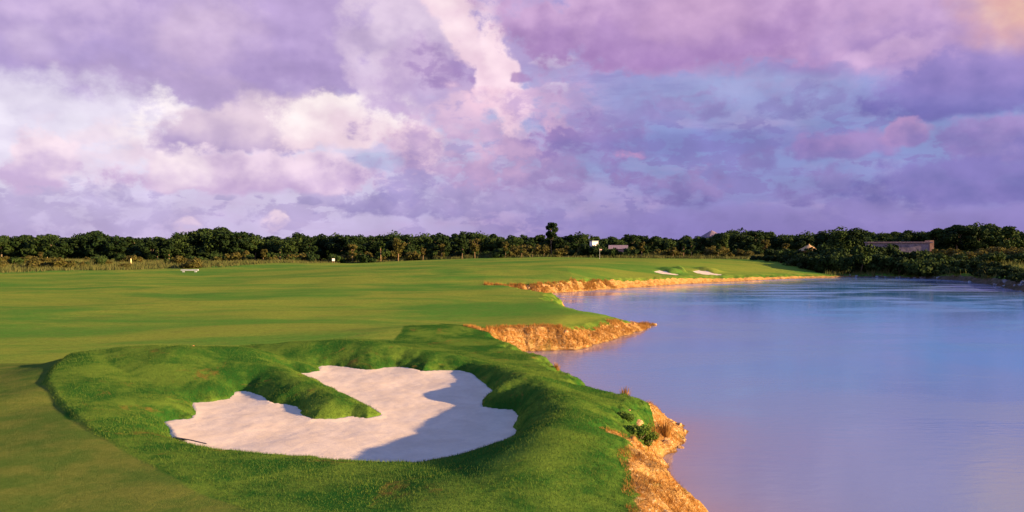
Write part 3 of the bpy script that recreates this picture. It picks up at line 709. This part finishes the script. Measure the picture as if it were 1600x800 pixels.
for row, (Y0, step, dpy) in enumerate(((246, 26, 3.0), (262, 24, 0.0), (285, 26, 3.0), (315, 30, 4))):
    px = -70 + row * 9
    while px < 1690:
        Yt = Y0 + random.uniform(-5, 5) - (px > 1300) * 18
        x = (px - 800) / F * Yt
        if px > 1340 and row == 0 and px < 1462 and Yt < 240: Yt += 14; x = (px - 800) / F * Yt
        yt = np.interp(px, PX, PY) + dpy + random.uniform(-1.5, 3.2)
        top = atY(px, yt, Yt)[2]; z0 = hz(x, Yt); hgt = top - z0 + .3
        skip = (row == 0 and 912 < px < 946)
        if not skip:
            ti = random.randrange(9); cm, tm = TREES[ti]
            kindw = 'dark' if ti % 3 else 'slightly greener'
            rw = ['front-row', 'second-row', 'rear', 'rearmost'][row]
            place('t', 'tree', ((cm, 'crown'), (tm, 'trunk')), x, Yt, hgt, 10.2, random.uniform(1.0, 1.3) * (10 / hgt) ** .35, f'{kindw} {rw} tree {sect(px)}', 'tree', f'{rw} trees {sect(px)}')
        px += step * random.uniform(.75, 1.2); k_ += 1
# lone tall tree
x, Yt = (862 - 800) / F * 243, 243
z0 = hz(x, Yt)
cs_m, cs = make_crown('crown', 2.7, 3.4, 9.4, 30, 2300, .34, 300, m_leaf)
o = empty('tall_tree', (x, Yt, z0), 0, 'lone thin tree standing head and shoulders above the tree line', 'tree')
link('crown', cs_m, o); link('trunk', make_trunk('trunk', 11.0, .2, cs, m_bark, 300), o)
o.scale = [(atY(862, 346, Yt)[2] - z0) / 12.9] * 3
# small pale trees in front of the wood: (px, base Y, top py, variant, label)
SAP = [(64, 232, 392, 2, 'small olive tree behind the left tall grass near the yellow stake'), (246, 228, 386, 3, 'thin orange-lit sapling left of the pale slab'),
       (264, 226, 388, 1, 'narrow sapling just above the left end of the pale slab'), (345, 228, 392, 3, 'slender bare-stemmed sapling right of the pale slab under the tallest woods'),
       (412, 226, 386, 0, 'sunlit golden sapling at the foot of the wood below the pink cloud puff'), (438, 226, 384, 3, 'thin pale-stemmed sapling second right of the golden one'),
       (463, 228, 388, 1, 'short olive sapling left of the dark gap in the wood'), (551, 226, 378, 2, 'round olive tree with pale trunk at the middle left of the wood'),
       (563, 224, 390, 3, 'slim pale sapling touching the round olive tree'), (595, 228, 372, 5, 'narrow green tree between the round olive tree and the spreading one'),
       (622, 224, 368, 4, 'spreading olive tree with an orange sunlit trunk left of centre'), (661, 226, 384, 0, 'low bushy olive tree right of the spreading olive tree'),
       (690, 230, 378, 2, 'orange tinged tree before the dark wood'), (722, 224, 378, 1, 'tree with a bright orange trunk left of the broad olive tree'),
       (742, 226, 370, 4, 'broad olive tree in the middle of the wood'), (790, 226, 374, 0, 'sunlit golden tree left of the lone tall tree'),
       (815, 224, 384, 3, 'thin leaning sapling below and left of the lone tall tree'), (832, 224, 388, 1, 'short sapling just left of the lone tall tree foot'),
       (850, 226, 384, 0, 'brownish sapling at the foot of the lone tall tree'), (885, 228, 382, 2, 'olive tree left of the white building'),
       (1003, 224, 374, 0, 'small round olive tree right of the pink building'), (1052, 222, 384, 2, 'olive sapling above the left far bunker'),
       (1068, 220, 378, 1, 'yellowish leaning tree between the far bunkers'), (1081, 222, 374, 3, 'slim orange sapling above the right far bunker'),
       (1122, 220, 378, 5, 'forked olive sapling right of the right far bunker'), (1196, 216, 370, 0, 'bright yellow-green tree at the left end of the dark hedge'),
       (1228, 214, 378, 2, 'small green tree above the left part of the dark hedge')]
for (px, Yt, yt, v, lb) in SAP:
    x = (px - 800) / F * Yt; z0 = hz(x, Yt); top = atY(px, yt, Yt)[2]
    cm, tm = SAPS[v]; place('s', 'small_tree', ((cm, 'crown'), (tm, 'trunk')), x, Yt, top - z0, 9.4, 1.15, lb, 'tree', 'small pale trees in front of the wood')
# shrubs
def shrub(px, Yt, hgt, v, wid, label, group):
    x = (px - 800) / F * Yt; cm, sm = BUSH[v]
    return place('b', 'shrub', ((cm, 'foliage'), (sm, 'stem')), x, Yt, hgt, 1.5, wid, label, 'shrub', group)
for i in range(46):      # along left rough
    px = random.uniform(-10, 330); Yt = random.uniform(158, 235); lf = 'left of the far-left stake' if px < 74 else ('right of the far-left stake' if px < 140 else ('left of the right stake' if px < 204 else ('between stake and slab' if px < 270 else 'around the slab')))
    shrub(px, Yt, random.uniform(.9, 2.3), random.choice([0, 3, 5, 6, 7, 5]), random.uniform(.9, 1.5), f'low tall-grass shrub {lf}', f'tall-grass shrubs {lf}')
for i in range(90):      # foot of the wood
    px = random.uniform(330, 1215); Yt = random.uniform(224, 240)
    s_ = sect(px)
    shrub(px, Yt, random.uniform(1.4, 3.4), random.choice([0, 3, 5, 6, 7, 4]), random.uniform(.8, 1.4), f'low scrub bush {s_}', f'low scrub bushes {s_}')
UV, UT, off = [], [], 0
for i in range(170):     # understory filling the gaps between the trunks
    px = random.uniform(-20, 1620); Yt = random.uniform(244, 258) - (16 if px > 1300 else 0); x = (px - 800) / F * Yt
    me = BUSH[random.choice([1, 2, 4])][0]; cv = np.empty(len(me.vertices) * 3, np.float32); me.vertices.foreach_get('co', cv); cv = cv.reshape(-1, 3)
    hg = random.uniform(3.2, 5.2) / 1.5; wd = random.uniform(.9, 1.3)
    cv = cv * np.array([hg * wd, hg * wd, hg]) * [random.choice((-1, 1)), 1, 1] + np.array([x, Yt, hz(x, Yt)]); UV.append(cv); UT.append(np.arange(len(cv)).reshape(-1, 4) + off); off += len(cv)
tag(link('undergrowth', mesh_np('undergrowth', np.concatenate(UV), np.concatenate(UT), m_leaf)), 'dark undergrowth filling the foot of the wood', kind='stuff')
for px, wd, hg, lb in ((919, 1.0, 3.4, 'dark shrub hiding the left foot of the white building'), (927, .9, 2.5, 'low shrub in front of the white building'), (938, 1.0, 3.2, 'dark shrub hiding the right foot of the white building')):
    shrub(px, 227.5, hg, 1, wd, lb, None)
# dark hedge at the far right shore: (px range, Y, top)
HX = [1150, 1200, 1250, 1290, 1330, 1380, 1420, 1460, 1490, 1520, 1560, 1600, 1640]; HT = [396, 390, 389, 386, 385, 386, 389, 398, 404, 408, 412, 418, 420]
for row, dy_ in enumerate((5, 12, 20)):
    px = 1180 + row * 12
    while px < 1625:
        ysh = float(np.interp(px, [1150, 1200, 1300, 1400, 1500, 1560, 1600, 1640], [180, 168, 168, 165, 152, 132, 116, 105]))
        if px < 1290: ysh += (1290 - px) * .22
        Yt = ysh + dy_ * (.55 if px > 1300 else .8) + random.uniform(-1, 1); x = (px - 800) / F * Yt
        top = atY(px, float(np.interp(px, HX, HT)) + (2 - row) * 6.5 + random.uniform(-1.5, 2.5), Yt)[2]; hg = max(1.3, top - hz(x, Yt))
        side = 'left part' if px < 1340 else ('middle part' if px < 1460 else 'right end')
        rw = ['front', 'middle', 'back'][row]
        shrub(px, Yt, hg, random.choice([0, 1, 2, 3, 4, 0]), random.uniform(.8, 1.15) * (3.5 / max(hg, 1.2)) ** .4, f'dense dark {rw}-row shrub in the {side} of the hedge', f'{rw} shrubs in the {side} of the far shore hedge')
        px += random.uniform(14, 22)
for i in range(34):
    px = random.uniform(1450, 1640); Yt = random.uniform(172, 215)
    shrub(px, Yt, random.uniform(1.6, 3.0), random.choice([5, 6, 7, 3]), 1.3, 'yellow-green shrub ' + ('right of the stone building' if px < 1500 else ('under the high dark wood' if px < 1550 else ('near the right edge' if px < 1595 else 'at the frame edge'))), 'yellow-green shrubs on the right slope')

# ------------------------------------------------------------------ buildings
def wall_block(root, name, mat, c, h, rz=0): m = MB(); m.box(c, h, rz); return m.obj(name, mat, root)
# long stone building
Yh = 202; x0 = (1358 - 800) / F * Yh; x1 = (1447 - 800) / F * Yh; xm = (x0 + x1) / 2; zt = atY(1400, 379.5, Yh)[2]; zb = hz(xm, Yh) - .5
hw = (x1 - x0) / 2
o = empty('stone_building', (xm, Yh, zb), R(-17), 'long low stone building whose right end is coloured orange for sunlight', 'building')
wall_block(o, 'wall', m_stone, (0, 0, (zt - zb) / 2), (hw, 3, (zt - zb) / 2))
m = MB(); m.box((0, 0, zt - zb + .14), (hw + .25, 3.25, .14)); m.obj('roof', m_thatch2, o)
wall_block(o, 'sun_tinted_end', m_sunlit_end, (hw + .02, 0, (zt - zb) / 2 + .28), (.45, 3.1, (zt - zb) / 2 + .32))  # added end slab, low sunlight on the stone put into its orange colour
# white building
Yh = 231; xw_ = (928 - 800) / F * Yh; zt = atY(928, 377, Yh)[2]; zb = hz(xw_, Yh) - .3
o = empty('white_building', (xw_, Yh, zb), R(14), 'small white building showing through a gap in the wood', 'building')
hgt = zt - zb
m = MB(); m.box((0, 0, hgt / 2), (.9, 1.1, hgt / 2)); m.obj('wall', m_white, o)
m = MB(); m.box((0, 0, hgt + .08), (1.0, 1.22, .08)); m.obj('roof', m_conc, o)
wf = wall_block(o, 'window', m_wood, (.1, -1.12, hgt - 3.4), (.4, .04, .4))
m = MB(); m.box((.1, -1.17, hgt - 3.4), (.33, .012, .33)); m.obj('pane', m_dark, wf)
# pink building
Yh = 233; xp = (966 - 800) / F * Yh; zt = atY(966, 383, Yh)[2]; zb = hz(xp, Yh) - .3; hgt = zt - zb
o = empty('pink_building', (xp, Yh, zb), R(-8), 'small dull pink building half hidden right of the white one', 'building')
m = MB(); m.box((0, 0, (hgt - 1.1) / 2), (2.4, 2, (hgt - 1.1) / 2)); m.obj('wall', m_pink, o)
m = MB(); e = hgt - 1.1; W_, D_ = 2.8, 2.4
m.quad((-W_, -D_, e), (W_, -D_, e), (W_, 0, hgt), (-W_, 0, hgt)); m.quad((W_, D_, e), (-W_, D_, e), (-W_, 0, hgt), (W_, 0, hgt))
m.quad((-W_, D_, e), (-W_, -D_, e), (-W_, 0, hgt)); m.quad((W_, -D_, e), (W_, D_, e), (W_, 0, hgt)); m.quad((-W_, -D_, e), (-W_, D_, e), (W_, D_, e), (W_, -D_, e))
m.obj('roof', m_thatch2, o)
wf = wall_block(o, 'window', m_wood, (0, -2.02, e - .9), (.5, .04, .4)); m = MB(); m.box((0, -2.07, e - .9), (.42, .012, .32)); m.obj('pane', m_dark, wf)
# thatched roofs
def palapa(px, py_top, wpx, hpx, Yh, mat, label, wallm):
    x = (px - 800) / F * Yh; zt = atY(px, py_top, Yh)[2]; zb = hz(x, Yh) - .2; rw = wpx / 2 / F * Yh; rh = hpx / F * Yh
    o = empty('thatched_hut', (x, Yh, zb), 0, label, 'hut'); e = zt - zb - rh
    m = MB(); m.cone((0, 0, e), rw, rw * .12, rh, 22, .12); m.obj('roof', mat, o, False)
    m = MB(); m.cone((0, 0, 0), rw * .78, rw * .78, e + .1, 16); m.obj('wall', wallm, o)
    for k in range(6):
        a = k * math.pi / 3; m = MB(); m.tube([(rw * .92 * math.cos(a), rw * .92 * math.sin(a), 0), (rw * .92 * math.cos(a), rw * .92 * math.sin(a), e + .1)], [.09, .08]); m.obj('post', m_wood, o)
    m = MB(); m.cone((0, 0, zt - zb - .05), .3, .18, .3, 10); m.obj('ridge_cap', mat, o)
palapa(1112, 361, 44, 11, 268, m_thatch2, 'mauve thatched hut whose roof peaks above the trees behind the far bunkers', m_stone)
palapa(1264, 383, 34, 9, 196, m_thatch, 'small straw thatched hut glowing orange behind the dark hedge', m_wood)

# ------------------------------------------------------------------ small things
# low pale slab bench on the left
x, y, _ = at(296.5, 427, 0); z = hz(x, y)
o = empty('bench', (x, y, z), R(3), 'low pale grey slab bench at the end of the tall grass on the left', 'bench')
m = MB(); m.box((0, 0, .40), (1.55, .3, .13)); m.obj('seat', m_conc, o)
for s in (-1, 1): m = MB(); m.box((s * 1.1, 0, .13), (.16, .25, .14)); m.obj('leg', m_conc, o)
def stake(px, py, z, hgt, r, mat, label, name='stake'):
    x, y, _ = at(px, py, z); zz = hz(x, y); o = empty(name, (x, y, zz), 0, label, 'stake')
    m = MB(); m.tube([(0, 0, -.2), (0, 0, hgt)], [r, r], 8); m.obj('post', mat, o)
    m = MB(); m.cone((0, 0, hgt), r * 1.25, r * .3, r * 1.2, 8); m.obj('cap', mat, o)
stake(74, 417, 0, 1.9, .13, m_yel, 'short yellowish stake in the tall grass at far left')
stake(204.5, 419, 0, 1.5, .16, m_yel, 'short yellowish stake in the tall grass left of the slab bench')
def marker(px, py, z, s, mat, label):
    x, y, _ = at(px, py, z); zz = hz(x, y); o = empty('marker_board', (x, y, zz), R(10), label, 'marker')
    m = MB(); m.box((0, 0, s * .75 + .5), (s * .5, .06, s * .5)); m.obj('board', mat, o)
    for k in (-1, 1): m = MB(); m.box((k * s * .3, .09, (s + .5) * .4), (.04, .03, (s + .5) * .5)); m.obj('leg', m_wood, o)
marker(521, 413, .2, .7, m_wpaint, 'small white board before the round olive tree')
marker(593, 410, .4, .6, m_wpaint, 'small white board left of the spreading olive tree')
# golf pin on the far green
x = (937 - 800) / F * 182; z = hz(x, 182)
o = empty('golf_flag', (x, 182, z), R(20), 'thin golf flag stick on the far green below the pink building', 'flag')
m = MB(); m.tube([(0, 0, 0), (0, 0, 2.3)], [.02, .018], 7); m.obj('pole', m_wpaint, o)
m = MB(); 
for k in range(4): m.quad((.03 + k * .13, .03 * math.sin(k * 1.5), 1.95), (.16 + k * .13, .03 * math.sin(k * 1.5 + 1.5), 1.97), (.16 + k * .13, .03 * math.sin(k * 1.5 + 1.5), 2.2), (.03 + k * .13, .03 * math.sin(k * 1.5), 2.22))
m.obj('flag', m_redp, o)
# small orange tee marker on the mound top
x, y, _ = at(302, 541, .5); z = hz(x, y)
o = empty('tee_marker', (x, y, z), 0, 'tiny orange marker behind the crest of the left mound', 'marker')
m = MB(); m.tube([(0, 0, -.05), (0, 0, .28)], [.02, .02], 7); m.obj('post', m_wood, o)
m = MB(); m.cone((0, 0, .2), .07, .09, .10, 10); m.cone((0, 0, .30), .09, .03, .05, 10); m.obj('cap', m_ora, o)
# dark rods and bars in place of the shadow along the left near lip
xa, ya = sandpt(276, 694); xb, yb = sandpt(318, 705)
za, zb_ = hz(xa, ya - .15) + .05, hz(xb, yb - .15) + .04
o = empty('lip_shadow_rods', (xa, ya - .12, max(za, zs(ya) + .08)), math.atan2(yb - ya, xb - xa), 'dark rods standing in for shadow along the near left lip of the bunker', 'lip shadow')
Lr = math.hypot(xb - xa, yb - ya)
m = MB(); m.box((.22, 0, .03), (.26, .035, .022)); m.obj('shadow_bar', m_lip_shadow, o)
m = MB(); m.tube([(.3, 0, .05), (Lr * .6, -.03, .07), (Lr + .2, 0, .05)], [.016, .016, .014], 6); m.obj('shadow_rod', m_lip_shadow, o)
for k in range(8): m = MB(); m.box((.0 + k * .062, 0, -.03), (.008, .008, .045)); m.obj('shadow_peg', m_lip_shadow, o)

# rocks
def rock_mesh(seed, mat):
    import bmesh
    r = random.Random(seed); bm = bmesh.new(); bmesh.ops.create_icosphere(bm, subdivisions=2, radius=1)
    pl = [Vector((r.gauss(0, 1), r.gauss(0, 1), r.gauss(0, 1))).normalized() for _ in range(9)]; off = [r.uniform(.55, .9) for _ in pl]
    for v in bm.verts:
        for n_, d_ in zip(pl, off):
            e_ = v.co.dot(n_) - d_
            if e_ > 0: v.co -= n_ * e_
        v.co.z *= .7; v.co *= 1 + r.uniform(-.04, .04)
    me = bpy.data.meshes.new('rock'); bm.to_mesh(me); bm.free(); me.materials.append(mat); return me
RK = [rock_mesh(i, m_rock) for i in range(7)]; RG = [rock_mesh(i + 20, m_rockg) for i in range(5)]
def rocks(cands, n, smin, smax, meshes, label, group):
    cnt = 0; tries = 0
    while cnt < n and tries < 4000:
        tries += 1
        i = random.randrange(len(cands) - 1); f_ = random.random(); ax, ay = cands[i]; bx, by = cands[i + 1]
        x = ax + (bx - ax) * f_ + random.uniform(-1.2, 1.2); y = ay + (by - ay) * f_ + random.uniform(-1.2, 1.2)
        d_ = float(sdf(np.array([x]), np.array([y]), LAKE)[0])
        if not (-.25 < d_ < 1.7): continue
        s = random.uniform(smin, smax) * (random.random() ** 1.5 * .8 + .4); o = link('rock', random.choice(meshes)); z = hz(x, y)
        o.location = (x, y, z - s * .1); o.rotation_euler = (random.uniform(-.4, .4), random.uniform(-.4, .4), random.uniform(0, 6.28)); o.scale = (s * random.uniform(.8, 1.3), s, s * random.uniform(.7, 1))
        tag(o, label, 'rock', group); cnt += 1
rocks(LAKE[3:7], 20, .08, .24, RK, 'ochre rock on the tip of the nearest bank', 'ochre rocks on the nearest bank tip')
rocks(LAKE[0:4], 16, .06, .16, RK, 'small ochre stone low on the near bank', 'ochre stones on the lower near bank')
rocks(LAKE[18:22], 17, .10, .26, RK, 'ochre rock along the bank of the middle spit', 'ochre rocks along the middle spit')
rocks(LAKE[28:34], 19, .2, .45, RK, 'pale ochre rock along the far bank behind the inlet', 'pale rocks along the far bank')
rocks(LAKE[39:44], 17, .3, .8, RG, 'grey rock below the dark hedge on the far shore', 'grey rocks below the hedge')
rocks(LAKE[43:46], 20, .4, .9, RG, 'bluish grey rock at the water edge at the far right', 'bluish rocks at the right edge')
# near plants on the bank edge
def tuft(px, py, z, hgt, n, mat, name, label, cat='plant'):
    x, y, _ = at(px, py, z); zz = hz(x, y); o = empty(name, (x, y, zz), 0, label, cat); V = []
    for k in range(n):
        a = random.uniform(0, 6.28); r0 = random.uniform(0, .12); L = hgt * random.uniform(.5, 1.1); ln2 = random.uniform(.1, .55) * L; wv_ = .02
        bx, by = r0 * math.cos(a), r0 * math.sin(a); px_, py_ = -math.sin(a) * wv_, math.cos(a) * wv_
        V += [(bx - px_, by - py_, -.05), (bx + px_, by + py_, -.05), (bx + math.cos(a) * ln2, by + math.sin(a) * ln2, L)]
    me = mesh_np('blades', V, np.arange(len(V)).reshape(-1, 3), mat); ob = link('blades', me, o); ob['kind'] = 'stuff'
    m = MB(); 
    for k in range(3): m.tube([(0, 0, -.05), (random.uniform(-.06, .06), random.uniform(-.06, .06), hgt * 1.05)], [.008, .004], 5)
    m.obj('stem', m_dry, o)
tuft(977, 618, -.15, .42, 110, m_dry, 'dry_tuft', 'single orange dry grass tuft on the grassy crest above the water')
tuft(886, 580, -.25, .40, 90, m_dry, 'dry_tuft', 'orange dry tuft where the cove meets the grassy crest')
tuft(870, 573, -.3, .30, 70, m_dry, 'dry_tuft', 'smaller orange tuft just left of the cove-side tuft')
tuft(1040, 655, -.5, .55, 150, m_dry, 'dry_tuft', 'pinkish dry bush at the top of the nearest bank tip')
tuft(1022, 660, -.4, .40, 110, m_dry, 'dry_tuft', 'dry tuft beside the green shrub on the nearest bank tip')
fr, _c = make_crown('foliage', 1.4, .75, .72, 11, 1500, .12, 400, m_blade); BUSH.append((fr, BUSH[0][1]))
for px, py, hg, v, lb in ((998, 672, .46, 8, 'largest green shrub on the crest of the nearest bank'), (1012, 668, .36, 8, 'small green shrub at the edge of the ochre rocks on the nearest bank'), (975, 655, .3, 8, 'low green shrub left of the largest one on the nearest bank')):
    x, y, _ = at(px, py + 8, -.25); cm, sm = BUSH[v]
    place('b', 'shrub', ((cm, 'foliage'), (sm, 'stem')), x, y, hg, 1.5, 1.1, lb, 'shrub', None)

# ------------------------------------------------------------------ tell repeats apart by their order from the left
ORD = 'first second third fourth fifth sixth seventh eighth ninth tenth eleventh twelfth thirteenth fourteenth fifteenth sixteenth seventeenth eighteenth nineteenth twentieth'.split()
byl = {}
for o in sc.objects:
    if o.parent is None and 'label' in o and 'group' in o: byl.setdefault(o['label'], []).append(o)
for lb, os_ in byl.items():
    if 1 < len(os_) <= len(ORD):
        os_.sort(key=lambda o: o.location.x / max(o.location.y, 1))
        for i, o in enumerate(os_): o['label'] = f'{lb}, {ORD[i]} from the left'
